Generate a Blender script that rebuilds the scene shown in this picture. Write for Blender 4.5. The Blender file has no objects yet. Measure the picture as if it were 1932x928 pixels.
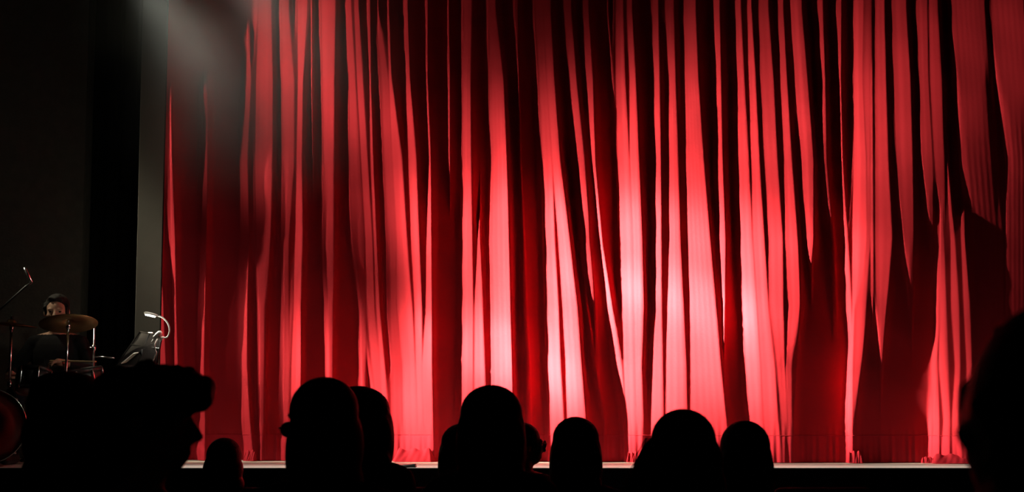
import bpy, bmesh, math, random
import numpy as np
from mathutils import Vector, Matrix

random.seed(7)
rng = np.random.default_rng(7)
SC = bpy.context.scene
COL = SC.collection

# ------------------------------------------------------------------ camera
F = 3000.0
PITCH = math.atan(315.0 / F)
EYE = Vector((0.0, 0.0, 1.25))
cam_d = bpy.data.cameras.new('camera')
cam_d.sensor_width = 36.0
cam_d.lens = F / 1932.0 * 36.0
cam = bpy.data.objects.new('camera', cam_d)
COL.objects.link(cam)
cam.location = EYE
cam.rotation_euler = (math.pi / 2 + PITCH, 0, 0)
SC.camera = cam
cam_d.dof.use_dof = True
cam_d.dof.focus_distance = 10.6
cam_d.dof.aperture_fstop = 6.0

# ------------------------------------------------------------------ world, exposure
world = bpy.data.worlds.new('world')
SC.world = world
world.use_nodes = True
world.node_tree.nodes['Background'].inputs[0].default_value = (0.9, 0.75, 0.65, 1)
world.node_tree.nodes['Background'].inputs[1].default_value = 0.0006
SC.view_settings.view_transform = 'Standard'
SC.view_settings.look = 'None'
SC.view_settings.exposure = 0.0
SC.view_settings.gamma = 1.0
SC.view_settings.use_curve_mapping = False
SC.cycles.use_denoising = True
SC.cycles.max_bounces = 6
SC.cycles.diffuse_bounces = 4
SC.cycles.volume_bounces = 0


def pix(u, v, Y):
    """point at depth Y on the sight line of a photograph pixel"""
    dx, dy = (u - 966.0) / F, (464.0 - v) / F
    cp, sp = math.cos(PITCH), math.sin(PITCH)
    d = Vector((dx, cp - dy * sp, sp + dy * cp))
    return EYE + d * (Y / d.y)


STAGE_Z = 0.92
EDGE_Y = 9.75
# curtain line in plan: a straight track, a little nearer on the right
CREF = np.array([-2.2, 11.1])
CT = np.array([1.0, -0.11]); CT = CT / np.linalg.norm(CT)
CN = np.array([CT[1], -CT[0]])           # towards the audience
if CN[1] > 0: CN = -CN

# ------------------------------------------------------------------ stage lamps (side boom, high on the left)
BOOM = Vector((-6.0, 9.5, 3.7))


def spot(name, loc, target, power, sigma, color, radius=0.05):
    """stage lantern whose beam fades smoothly from its axis: sigma in degrees (None: even beam)"""
    d = bpy.data.lights.new(name, 'SPOT')
    d.energy = power
    d.spot_size = math.radians(min(160, 8 * sigma)) if sigma else math.radians(130)
    d.spot_blend = 0.3 if sigma else 0.0
    d.color = color
    d.shadow_soft_size = radius
    if sigma:
        d.use_nodes = True
        nt = d.node_tree
        em = nt.nodes['Emission']
        tc = nt.nodes.new('ShaderNodeTexCoord')
        sp = nt.nodes.new('ShaderNodeSeparateXYZ')
        nt.links.new(tc.outputs['Normal'], sp.inputs[0])
        def math_node(op, a, b=None):
            n = nt.nodes.new('ShaderNodeMath'); n.operation = op
            for i, x in enumerate((a, b)):
                if x is None: continue
                if isinstance(x, (int, float)): n.inputs[i].default_value = x
                else: nt.links.new(x, n.inputs[i])
            return n.outputs[0]
        c = math_node('ABSOLUTE', sp.outputs['Z'])
        k = math_node('MULTIPLY', math_node('SUBTRACT', c, 1.0), 1.0 / math.radians(sigma) ** 2)
        nt.links.new(math_node('EXPONENT', k), em.inputs['Strength'])
    o = bpy.data.objects.new(name, d)
    COL.objects.link(o)
    o.location = loc
    o.rotation_euler = (Vector(target) - Vector(loc)).to_track_quat('-Z', 'Y').to_euler()
    return o


def on_curtain(u, v):
    dx, dy = (u - 966.0) / F, (464.0 - v) / F
    cp, sp = math.cos(PITCH), math.sin(PITCH)
    d = np.array([dx, cp - dy * sp, sp + dy * cp])
    k = np.dot(CREF, CN) / np.dot(d[:2], CN)
    return Vector(d * k) + EYE


# (photo column, row the lantern is aimed at, cone, power)
LAMPS = [
 (520, 30, 2.2, 1072, 3.7), (640, 30, 2.2, 348, 3.7), (760, 30, 2.2, 98, 3.7), (1820, 30, 2.2, 2000, 3.7),
 (520, 130, 2.2, 1115, 3.7), (640, 130, 2.2, 318, 3.7), (760, 130, 2.2, 154, 3.7), (1820, 130, 2.2, 2070, 3.7),
 (520, 230, 2.2, 135, 3.7), (640, 230, 2.2, 634, 3.7), (760, 230, 2.2, 1306, 3.7), (1500, 230, 2.2, 5220, 3.7),
 (520, 330, 2.2, 540, 3.7), (1240, 330, 2.2, 1490, 3.7), (1360, 330, 2.2, 5512, 3.7), (1000, 440, 2.2, 9932, 3.7),
 (640, 660, 2.2, 1620, 3.7), (760, 780, 2.2, 6809, 3.7), (880, 780, 2.2, 9458, 3.7), (450, 330, 2.4, 645, 6.5),
 (320, 500, 2.4, 3915, 6.5), (580, 500, 2.4, 1662, 6.5), (320, 640, 2.4, 272, 6.5), (320, 780, 2.4, 1914, 6.5),
 (1605, 760, 1.2, 11018, 3.7), (1295, 440, 1.4, 37963, 3.7), (1295, 520, 1.4, 18690, 3.7), (1295, 600, 1.4, 39774, 3.7),
 (1295, 690, 1.4, 30040, 3.7), (1060, 600, 1.5, 15392, 3.7), (1060, 700, 1.5, 55910, 3.7), (930, 500, 1.5, 3993, 3.7),
 (930, 700, 1.5, 11957, 3.7), (1284, 560, 1.0, 52000, 3.7),
]
LAMP_COLOR = (1.0, 0.9, 0.64)
for (lu, lv, cone, pw, lz) in LAMPS:
    spot("stage_spot", (BOOM.x, BOOM.y if lz < 5 else 10.35, lz), on_curtain(lu, lv), pw, cone, LAMP_COLOR)
spot('haze_spot', pix(215, -115, 9.4), pix(480, 260, 9.42), 100, 9, (1, 1, 0.88), 0.03)
spot('haze_spot_inner', pix(400, -120, 9.4), pix(600, 130, 9.42), 45, 12, (1, 0.93, 0.84), 0.03)
# added lamps overhead: a narrow wash to brighten the stage edge
for k in range(8):
    ex = -2.0 + 0.75 * k
    spot('added_edge_wash', (ex, 9.86, 6.6), (ex, 9.86, STAGE_Z), 1000, 3.2, (1, 0.93, 0.8))


# ------------------------------------------------------------------ materials
def mat(name, color, rough=0.7, metal=0.0, spec=0.3, noise=None, bump=None, sheen=0.0, emit=None):
    m = bpy.data.materials.new(name)
    m.use_nodes = True
    nt = m.node_tree
    b = nt.nodes['Principled BSDF']
    b.inputs['Base Color'].default_value = (*color, 1)
    b.inputs['Roughness'].default_value = rough
    b.inputs['Metallic'].default_value = metal
    b.inputs['Specular IOR Level'].default_value = spec
    if sheen:
        b.inputs['Sheen Weight'].default_value = sheen
    tc = nt.nodes.new('ShaderNodeTexCoord')
    if noise:
        sc, amt = noise
        n = nt.nodes.new('ShaderNodeTexNoise')
        n.inputs['Scale'].default_value = sc
        n.inputs['Detail'].default_value = 5
        r = nt.nodes.new('ShaderNodeMapRange')
        r.inputs[3].default_value = 1 - amt
        r.inputs[4].default_value = 1 + amt
        mx = nt.nodes.new('ShaderNodeMix')
        mx.data_type = 'RGBA'; mx.blend_type = 'MULTIPLY'
        mx.inputs[0].default_value = 1
        mx.inputs[6].default_value = (*color, 1)
        nt.links.new(tc.outputs['Object'], n.inputs['Vector'])
        nt.links.new(n.outputs['Fac'], r.inputs[0])
        nt.links.new(r.outputs[0], mx.inputs[7])
        nt.links.new(mx.outputs[2], b.inputs['Base Color'])
    if bump:
        sc, st, dist = bump
        n2 = nt.nodes.new('ShaderNodeTexNoise')
        n2.inputs['Scale'].default_value = sc
        n2.inputs['Detail'].default_value = 4
        bp = nt.nodes.new('ShaderNodeBump')
        bp.inputs['Strength'].default_value = st
        bp.inputs['Distance'].default_value = dist
        nt.links.new(tc.outputs['Object'], n2.inputs['Vector'])
        nt.links.new(n2.outputs['Fac'], bp.inputs['Height'])
        nt.links.new(bp.outputs[0], b.inputs['Normal'])
    if emit:
        b.inputs['Emission Color'].default_value = (*emit[0], 1)
        b.inputs['Emission Strength'].default_value = emit[1]
    return m


M = {}
M['curtain'] = mat('red_velvet', (0.42, 0.0160, 0.0285), 0.85, 0, 0.12, (5, 0.10), (60, 0.25, 0.002))
M['hem'] = mat('red_velvet_hem', (0.42, 0.0150, 0.0300), 0.85, 0, 0.12, (5, 0.10), (35, 0.4, 0.003))
M['deck'] = mat('stage_deck_paint', (0.55, 0.53, 0.48), 0.6, 0, 0.3, (9, 0.12), (80, 0.2, 0.001))
M['fascia'] = mat('stage_fascia_black', (0.012, 0.010, 0.010), 0.8, 0, 0.2, (6, 0.2))
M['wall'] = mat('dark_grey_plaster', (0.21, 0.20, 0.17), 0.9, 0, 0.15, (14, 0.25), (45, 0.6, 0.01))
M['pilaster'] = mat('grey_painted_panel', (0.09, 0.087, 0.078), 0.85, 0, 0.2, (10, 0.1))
M['drape'] = mat('black_drape', (0.010, 0.010, 0.010), 0.95, 0, 0.1, (20, 0.2))
M['floor'] = mat('dark_carpet', (0.02, 0.014, 0.014), 0.95, 0, 0.1, (40, 0.3), (200, 0.5, 0.003))
M['chrome'] = mat('chrome', (0.75, 0.75, 0.75), 0.22, 1.0, 0.5, (30, 0.05))
M['blackmetal'] = mat('black_metal', (0.02, 0.02, 0.02), 0.45, 0.3, 0.4, (25, 0.2))
M['rubber'] = mat('black_rubber', (0.015, 0.015, 0.015), 0.8, 0, 0.2, (25, 0.2))
M['bronze'] = mat('cymbal_bronze', (0.30, 0.20, 0.085), 0.42, 0.85, 0.5, (12, 0.25), (180, 0.2, 0.001))
M['reddrum'] = mat('red_lacquer_shell', (0.35, 0.02, 0.015), 0.25, 0, 0.5, (8, 0.1))
M['redhead'] = mat('red_drum_front', (0.24, 0.016, 0.012), 0.4, 0, 0.4, (8, 0.2))
M['drumhead'] = mat('drum_head', (0.10, 0.10, 0.09), 0.6, 0, 0.3, (15, 0.1))
M['wood'] = mat('hickory_wood', (0.5, 0.34, 0.18), 0.5, 0, 0.3, (30, 0.15))
M['whiteplastic'] = mat('white_plastic', (0.8, 0.78, 0.72), 0.4, 0, 0.4, (20, 0.03))
M['led'] = mat('led_strip', (1, 1, 0.95), 0.4, 0, 0.3, None, None, 0, ((1, 0.97, 0.86), 14.0))
M['desk'] = mat('music_stand_black', (0.013, 0.010, 0.009), 0.7, 0.0, 0.25, (15, 0.2))
M['paper'] = mat('sheet_paper', (0.7, 0.66, 0.58), 0.8, 0, 0.2, (30, 0.05))
M['skin'] = mat('skin', (0.50, 0.29, 0.20), 0.6, 0, 0.3, (25, 0.08))
M['hair'] = mat('dark_hair', (0.012, 0.009, 0.008), 0.65, 0, 0.25, (60, 0.3), (120, 0.5, 0.004))
M['cloth'] = mat('black_cloth', (0.014, 0.013, 0.014), 0.9, 0, 0.15, (40, 0.2))
M['trouser'] = mat('dark_trousers', (0.012, 0.012, 0.018), 0.9, 0, 0.15, (40, 0.2))
M['shoe'] = mat('black_shoe', (0.01, 0.01, 0.01), 0.5, 0, 0.3, (20, 0.2))
M['seat'] = mat('dark_red_seat', (0.022, 0.004, 0.005), 0.9, 0, 0.15, (40, 0.2))
M['eye'] = mat('eye', (0.03, 0.025, 0.02), 0.2, 0, 0.5, (20, 0.1))
M['lens'] = mat('spectacle_lens', (0.25, 0.18, 0.16), 0.08, 0, 0.6, (20, 0.05))


# ------------------------------------------------------------------ mesh helpers
class MB:
    def __init__(s):
        s.v = []; s.f = []

    def add(s, vs, fs):
        o = len(s.v)
        s.v += [tuple(p) for p in vs]
        s.f += [tuple(i + o for i in f) for f in fs]

    def box(s, c, d, rot=None):
        c = Vector(c)
        vs = []
        for i in range(8):
            p = Vector(((i & 1) - .5, ((i >> 1) & 1) - .5, ((i >> 2) & 1) - .5)) * 1.0
            p = Vector((p.x * d[0], p.y * d[1], p.z * d[2]))
            if rot: p = rot @ p
            vs.append(c + p)
        s.add(vs, [(0, 2, 3, 1), (4, 5, 7, 6), (0, 1, 5, 4), (2, 6, 7, 3), (0, 4, 6, 2), (1, 3, 7, 5)])
        return s

    def tube(s, pts, r, n=10):
        pts = [Vector(p) for p in pts]
        if not hasattr(r, '__len__'): r = [r] * len(pts)
        rings = []
        up = None
        for i, p in enumerate(pts):
            d = (pts[min(i + 1, len(pts) - 1)] - pts[max(i - 1, 0)]).normalized()
            if up is None:
                up = d.orthogonal().normalized()
            up = (up - d * up.dot(d))
            up = up.normalized() if up.length > 1e-6 else d.orthogonal().normalized()
            w = d.cross(up)
            rings.append([p + (up * math.cos(a) + w * math.sin(a)) * r[i] for a in [2 * math.pi * k / n for k in range(n)]])
        vs = [q for rg in rings for q in rg]
        fs = []
        for i in range(len(pts) - 1):
            for k in range(n):
                a, b = i * n + k, i * n + (k + 1) % n
                fs.append((a, b, b + n, a + n))
        fs.append(tuple(range(n - 1, -1, -1)))
        fs.append(tuple((len(pts) - 1) * n + k for k in range(n)))
        s.add(vs, fs)
        return s

    def limb(s, p0, r0, p1, r1, n=14):
        p0, p1 = Vector(p0), Vector(p1)
        d = (p1 - p0).normalized()
        pts, rr = [], []
        for a in (80, 55, 28):
            a = math.radians(a); pts.append(p0 - d * r0 * math.sin(a)); rr.append(r0 * math.cos(a))
        for t in (0, .33, .66, 1):
            pts.append(p0.lerp(p1, t)); rr.append(r0 + (r1 - r0) * t)
        for a in (28, 55, 80):
            a = math.radians(a); pts.append(p1 + d * r1 * math.sin(a)); rr.append(r1 * math.cos(a))
        return s.tube(pts, rr, n)

    def ell(s, c, r, rot=None, nu=20, nv=12):
        c = Vector(c)
        vs, fs = [], []
        for j in range(1, nv):
            ph = math.pi * j / nv
            for i in range(nu):
                a = 2 * math.pi * i / nu
                p = Vector((math.sin(ph) * math.cos(a) * r[0], math.sin(ph) * math.sin(a) * r[1], math.cos(ph) * r[2]))
                if rot: p = rot @ p
                vs.append(c + p)
        top = Vector((0, 0, r[2])); bot = Vector((0, 0, -r[2]))
        if rot: top = rot @ top; bot = rot @ bot
        vs += [c + top, c + bot]
        T, Bo = len(vs) - 2, len(vs) - 1
        for j in range(nv - 2):
            for i in range(nu):
                a, b = j * nu + i, j * nu + (i + 1) % nu
                fs.append((a, a + nu, b + nu, b))
        for i in range(nu):
            fs.append((T, i, (i + 1) % nu))
            fs.append((Bo, (nv - 2) * nu + (i + 1) % nu, (nv - 2) * nu + i))
        s.add(vs, fs)
        return s

    def lathe(s, prof, c, rot=None, n=32):
        """closed profile list (r, z) turned round the z axis"""
        c = Vector(c)
        vs, fs = [], []
        m = len(prof)
        for i in range(n):
            a = 2 * math.pi * i / n
            for (r, z) in prof:
                p = Vector((r * math.cos(a), r * math.sin(a), z))
                if rot: p = rot @ p
                vs.append(c + p)
        for i in range(n):
            k = (i + 1) % n
            for j in range(m):
                l = (j + 1) % m
                fs.append((i * m + j, k * m + j, k * m + l, i * m + l))
        s.add(vs, fs)
        return s

    def mesh(s, name, smooth=True):
        me = bpy.data.meshes.new(name)
        me.from_pydata(s.v, [], s.f)
        bm = bmesh.new(); bm.from_mesh(me)
        bmesh.ops.recalc_face_normals(bm, faces=bm.faces)
        bm.to_mesh(me); bm.free()
        if smooth:
            me.shade_smooth()
        return me

    def build(s, name, material, parent=None, smooth=True, bevel=0.0):
        me = s.mesh(name, smooth)
        me.materials.append(material)
        o = bpy.data.objects.new(name, me)
        COL.objects.link(o)
        if parent: o.parent = parent
        if bevel:
            md = o.modifiers.new('bevel', 'BEVEL'); md.width = bevel; md.segments = 2; md.limit_method = 'ANGLE'
        return o


def empty(name, loc, rz=0.0):
    o = bpy.data.objects.new(name, None)
    o.empty_display_size = 0.1
    COL.objects.link(o)
    o.location = loc
    o.rotation_euler = (0, 0, rz)
    return o


def tag(o, label=None, cat=None, group=None, kind=None):
    if label: o['label'] = label
    if cat: o['category'] = cat
    if group: o['group'] = group
    if kind: o['kind'] = kind
    return o


def struct(o, label, cat):
    return tag(o, label, cat, None, 'structure')


# ------------------------------------------------------------------ the room
struct(MB().box((0, 4.0, -0.05), (13, 15, 0.1)).build('floor', M['floor'], None, False),
       'dark carpeted auditorium floor under the audience seats', 'floor')
st = empty('trim_1', (0, 0, 0)); struct(st, 'raised stage with pale deck edge and black front', 'stage')
MB().box((0.5, (EDGE_Y + 12.6) / 2, STAGE_Z - 0.02), (10.5, 12.6 - EDGE_Y, 0.04)).build('stage_deck', M['deck'], st, False, 0.004)
MB().box((0.5, EDGE_Y - 0.012, (STAGE_Z - 0.003) / 2), (10.5, 0.022, STAGE_Z - 0.003)).build('stage_front', M['fascia'], st, False)

# wall behind the drummer, a black opening, and the grey return beside the curtain
WY = 11.75
xa, xb, xc, xd = -6.0, pix(155, 464, WY).x, pix(258, 464, 11.3).x, pix(306, 464, 11.3).x
wl = MB().box(((xa + xb) / 2, WY + 0.1, STAGE_Z + 2.6), (xb - xa, 0.2, 5.2)).build('wall_left', M['wall'], None, False)
struct(wl, 'rough dark grey wall behind the drummer', 'wall')
# black masking drape with folds
def drape():
    n, m = 70, 2
    x0, x1 = xb - 0.1, xc + 0.15
    vs, fs = [], []
    for j in range(m):
        for i in range(n):
            t = i / (n - 1)
            vs.append((x0 + (x1 - x0) * t, WY + 0.32 + 0.035 * math.sin(t * 40) + 0.02 * math.sin(t * 23 + 1), STAGE_Z + 0.01 + j * 5.1))
    for i in range(n - 1):
        fs.append((i, i + 1, n + i + 1, n + i))
    k = MB(); k.add(vs, fs)
    o = k.build('masking_drape', M['drape'])
    md = o.modifiers.new('solid', 'SOLIDIFY'); md.thickness = 0.01
    return o
tag(drape(), 'black masking drape in the dark gap beside the grey wall', 'drape')
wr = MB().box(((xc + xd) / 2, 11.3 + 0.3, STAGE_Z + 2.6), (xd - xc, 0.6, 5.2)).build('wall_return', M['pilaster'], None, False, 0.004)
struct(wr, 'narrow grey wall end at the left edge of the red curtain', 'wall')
wb = MB().box((1.2, 12.5, STAGE_Z + 2.6), (9, 0.1, 5.2)).build('wall_back', M['drape'], None, False)
struct(wb, 'black back wall of the stage behind the curtain', 'wall')

# ------------------------------------------------------------------ the red curtain
# folds traced as (photo row, left edge, right edge, how squarely it faces the side lamps)
FOLDS = [
 [(440,301,304,.3),(580,302,309,.7),(690,303,313,.8),(855,303,314,.8)],
 [(230,321,325,.3),(300,322,326,.5),(450,324,331,.7),(580,327,333,.8),(690,329,336,.9),(855,330,337,.9)],
 [(200,384,392,.5),(300,382,392,.7),(450,382,390,.8),(580,380,387,.8),(690,378,385,.9),(790,378,387,.8),(855,378,387,.8)],
 [(100,467,473,.6),(150,466,474,.7),(300,455,467,.7),(450,462,470,.8),(580,460,467,.9),(690,458,466,.9),(790,461,471,.9),(855,463,477,1)],
 [(15,488,512,.5),(150,484,515,.8),(300,482,514,.8),(450,484,511,.4),(580,486,505,.2),(855,488,503,.12)],
 [(15,531,545,.5),(150,533,556,.8),(300,534,556,.6),(450,533,546,.3),(580,533,546,.16),(855,533,546,.1)],
 [(15,562,580,.8),(150,563,572,.9),(300,560,570,.7),(450,557,571,1),(580,555,567,1),(690,551,567,1),(790,549,566,1),(855,548,566,1)],
 [(15,587,590,.6),(150,587,590,.7),(300,589,591,.3)],
 [(15,607,633,.9),(150,609,631,1),(300,611,630,.9),(450,612,630,.45),(580,617,630,.24),(690,618,630,.16),(855,618,630,.1)],
 [(15,655,663,.8),(150,660,671,.8),(300,660,680,.5),(450,664,688,.3),(580,680,690,.2),(855,684,694,.1)],
 [(15,669,677,.6),(150,674,685,.8),(300,682,694,.7),(450,690,703,.7),(580,692,707,.5),(690,702,718,.5),(790,712,726,.4),(855,716,730,.4)],
 [(15,693,699,.7),(150,697,701,.7),(300,700,705,.9),(450,706,711,.8),(580,710,717,.6),(690,718,726,.6),(790,722,734,.5),(855,730,738,.5)],
 [(15,712,715,.4),(150,718,734,.5),(300,724,740,.7),(450,730,748,.6),(580,732,749,.42),(690,737,760,.26),(790,738,761,.4),(855,742,761,.45)],
 [(15,731,735,.6),(150,735,739,1),(300,740,759,.9),(450,748,768,1),(580,750,778,1),(690,760,784,1),(790,761,788,1),(855,761,790,1)],
 [(15,764,770,.8),(150,767,774,1),(300,771,786,.9),(450,776,791,1),(580,783,796,1),(690,785,797,.95),(790,788,800,.95),(855,790,803,.95)],
 [(15,804,808,.7),(150,804,808,.8),(300,809,814,.8),(450,805,814,1),(580,804,815,.65),(690,797,815,.95),(790,800,817,1),(855,803,818,1)],
 [(15,845,848,.5),(150,845,850,.6),(300,846,850,.7),(340,848,850,.3)],
 [(15,876,890,.7),(150,874,888,.8),(300,873,889,1),(450,871,891,1),(580,871,893,1),(690,871,893,1),(790,868,893,1),(855,867,893,1)],
 [(380,905,907,.2),(450,901,907,.5),(580,896,911,.9),(690,895,915,1),(790,894,918,1),(855,893,920,1)],
 [(15,923,935,.6),(150,924,950,.8),(300,926,956,1),(450,923,960,1),(580,925,963,1),(690,926,966,1),(790,927,968,1),(855,928,970,1)],
 [(15,970,978,.3),(150,977,980,.35),(300,980,983,.2),(450,985,990,.2),(580,985,995,.2),(690,990,1001,.2),(855,990,1003,.2)],
 [(15,1010,1025,.6),(150,1017,1032,.8),(300,1022,1042,.65),(450,1026,1047,1),(580,1029,1054,1),(690,1032,1058,1),(790,1036,1064,1),(855,1036,1066,1)],
 [(15,1025,1039,.6),(150,1032,1046,.8),(300,1042,1057,.7),(450,1053,1075,1),(580,1061,1090,.75),(690,1067,1098,1),(790,1070,1106,1),(855,1072,1108,1)],
 [(15,1067,1078,.6),(150,1076,1088,.8),(300,1089,1103,.5),(450,1099,1114,.3),(520,1106,1120,.3),(580,1118,1126,.2),(690,1124,1130,.1)],
 [(15,1102,1111,.6),(150,1107,1119,.7),(300,1117,1124,.7),(450,1131,1137,.8),(580,1147,1156,.9),(690,1164,1174,.9),(790,1178,1181,.8),(855,1182,1184,.6)],
 [(520,1100,1104,.1),(580,1103,1109,.2),(690,1117,1126,.2),(790,1138,1144,.1)],
 [(15,1145,1149,.3),(150,1155,1159,.4),(230,1162,1163,.2)],
 [(15,1162,1176,.9),(150,1162,1180,.95),(300,1165,1188,1),(450,1169,1195,1),(580,1174,1197,.8),(690,1177,1199,1),(790,1181,1201,1),(855,1184,1203,1)],
 [(15,1183,1193,.7),(150,1188,1200,.9),(300,1189,1206,1),(450,1195,1212,1),(580,1197,1215,.8),(690,1199,1211,1),(790,1201,1214,.9),(855,1203,1212,.8)],
 [(15,1231,1242,.8),(150,1233,1245,.9),(300,1236,1247,1),(450,1236,1248,1),(580,1235,1249,.55),(690,1230,1251,1),(790,1228,1252,1),(855,1226,1252,1)],
 [(15,1255,1272,.6),(150,1262,1275,.9),(300,1262,1280,1),(450,1262,1284,1),(580,1259,1290,1),(690,1257,1295,1),(790,1257,1297,1),(855,1257,1298,1)],
 [(15,1290,1313,.8),(150,1292,1318,.9),(300,1294,1328,1),(450,1297,1340,1),(580,1301,1351,.8),(690,1303,1360,.8),(790,1303,1371,.7),(855,1303,1376,.7)],
 [(15,1346,1358,.9),(150,1351,1361,1),(300,1354,1364,1),(450,1357,1369,1),(580,1364,1369,.9),(660,1365,1368,.2)],
 [(15,1387,1398,.8),(150,1390,1405,.9),(300,1392,1413,1),(450,1396,1420,1),(580,1401,1428,1),(690,1407,1435,.65),(790,1414,1440,.5),(855,1418,1445,.5)],
 [(15,1410,1418,.8),(150,1413,1426,.9),(300,1418,1433,1),(450,1421,1442,.8),(580,1429,1450,.5),(690,1436,1462,.38),(790,1441,1468,.45),(855,1446,1475,.45)],
 [(15,1431,1450,.6),(150,1434,1460,.55),(300,1442,1467,.8),(450,1450,1477,.55),(580,1452,1478,.3),(690,1466,1482,.16),(790,1474,1486,.2),(855,1478,1490,.2)],
 [(15,1467,1478,.6),(150,1472,1485,.65),(300,1479,1494,.9),(450,1482,1505,.5),(580,1488,1511,.26),(690,1483,1505,.13),(790,1487,1499,.2),(855,1490,1498,.2)],
 [(15,1491,1513,.8),(150,1499,1524,.7),(300,1511,1535,.8),(450,1522,1535,.5),(510,1528,1533,.2)],
 [(15,1541,1553,.7),(150,1550,1558,.6),(300,1553,1561,.35),(450,1566,1575,.2),(580,1570,1580,.1)],
 [(15,1576,1588,.7),(150,1583,1588,.6),(300,1587,1592,.5),(450,1594,1600,.7),(580,1600,1607,.9),(640,1605,1608,.9)],
 [(15,1609,1630,.95),(150,1611,1628,1),(300,1611,1635,1),(450,1609,1636,1),(520,1609,1630,.8),(580,1609,1613,.9),(690,1604,1609,1),(790,1601,1608,1),(855,1600,1608,1)],
 [(15,1630,1645,.4),(150,1628,1645,.65),(300,1636,1642,.6),(450,1636,1643,.4),(580,1614,1634,.5),(690,1610,1628,.25),(790,1609,1618,.12)],
 [(150,1644,1646,.8),(300,1643,1647,.7),(450,1643,1648,.6),(580,1644,1648,.25)],
 [(15,1651,1669,.7),(150,1651,1672,.62),(300,1652,1676,.6),(450,1652,1684,.5),(580,1654,1674,.28),(690,1658,1666,.15),(760,1661,1663,.06)],
 [(15,1682,1710,.6),(150,1686,1718,.5),(300,1692,1722,.42),(450,1703,1726,.25),(540,1712,1725,.15),(620,1719,1722,.08)],
 [(15,1728,1750,.55),(150,1735,1752,.4),(300,1739,1760,.3),(400,1748,1762,.18),(470,1755,1760,.08)],
 [(15,1753,1770,.5),(150,1755,1778,.4),(300,1763,1783,.28),(420,1774,1784,.12),(470,1780,1783,.06)],
 [(15,1794,1858,.38),(150,1803,1871,.2),(300,1808,1885,.12),(450,1825,1895,.04),(855,1840,1895,.02)],
 [(15,1870,1932,.38),(150,1880,1945,.2),(300,1898,1950,.06),(855,1900,1950,.02)],
 [(300,1786,1790,.2),(380,1790,1796,.4),(450,1794,1802,.6),(580,1795,1810,.8),(690,1803,1812,.9),(790,1797,1808,.9),(855,1798,1816,.9)],
 [(450,1814,1821,.6),(580,1819,1830,.8),(690,1825,1834,.9),(790,1822,1830,.6)],
 [(400,1774,1780,.2),(580,1774,1786,.75),(690,1772,1790,.9),(790,1781,1793,.9),(855,1777,1793,.9)],
 [(700,1766,1770,.4),(790,1762,1772,.9),(855,1759,1773,.9)],
 [(15,1960,1990,.5),(450,1970,2000,.3),(855,1975,2005,.3)],
 [(15,2030,2060,.5),(450,2040,2070,.4),(855,2040,2075,.4)],
]

cp_, sp_ = math.cos(PITCH), math.sin(PITCH)


def project(P):
    """world points (...,3) -> photo pixels"""
    X = P[..., 0]; Y = P[..., 1] - EYE.y; Z = P[..., 2] - EYE.z
    dep = Y * cp_ + Z * sp_
    up = -Y * sp_ + Z * cp_
    return 966 + F * X / dep, 464 - F * up / dep


def plane_pt(s, z):
    return np.stack([CREF[0] + CT[0] * s, CREF[1] + CT[1] * s, z], -1)


def level_at(u, v):
    L = np.zeros_like(u)
    rnd = random.Random(11)
    for tr in FOLDS:
        cc, ph, aa = rnd.uniform(.25, .6), rnd.uniform(0, 6.28), rnd.uniform(.35, .8)
        vs = [t[0] for t in tr]
        xl = np.interp(v, vs, [t[1] for t in tr])
        xr = np.interp(v, vs, [t[2] for t in tr])
        lv = np.interp(v, vs, [t[3] for t in tr])
        if vs[0] > 60: lv = lv * np.clip(1 - (vs[0] - v) / 70.0, 0, 1)
        if vs[-1] < 780: lv = lv * np.clip(1 - (v - vs[-1]) / 70.0, 0, 1)
        w = np.minimum(1.4, (xr - xl) * 0.4)
        k = np.clip(np.minimum((u - xl + w * .5) / w, (xr + w * .5 - u) / w), 0, 1)
        k = k * k * (3 - 2 * k)
        wd = np.maximum(xr - xl, 1.0)
        p = (u - xl) / wd                    # soft rounding and minor pleats inside each fold
        big = np.clip((wd - 5) / 12, 0, 1)
        nn = max(1, round((sum(t[2] - t[1] for t in tr) / len(tr)) / 9))
        mod = 1 - big * (aa * (p - cc) ** 2 * 1.3 + .16 * (.5 + .5 * np.sin(6.283 * p * nn + ph + v / 160 * (aa - .5))))
        L = np.maximum(L, lv * k * np.clip(mod, .35, 1))
    return L


def smooth(a, n, passes=3):
    """box blur along the last axis"""
    n = max(1, int(n) // 2 * 2 + 1)
    for _ in range(passes):
        p = np.concatenate([np.repeat(a[..., :1], n // 2 + 1, -1), a, np.repeat(a[..., -1:], n // 2, -1)], -1)
        c = np.cumsum(p, -1)
        a = (c[..., n:] - c[..., :-n]) / n
    return a


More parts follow.
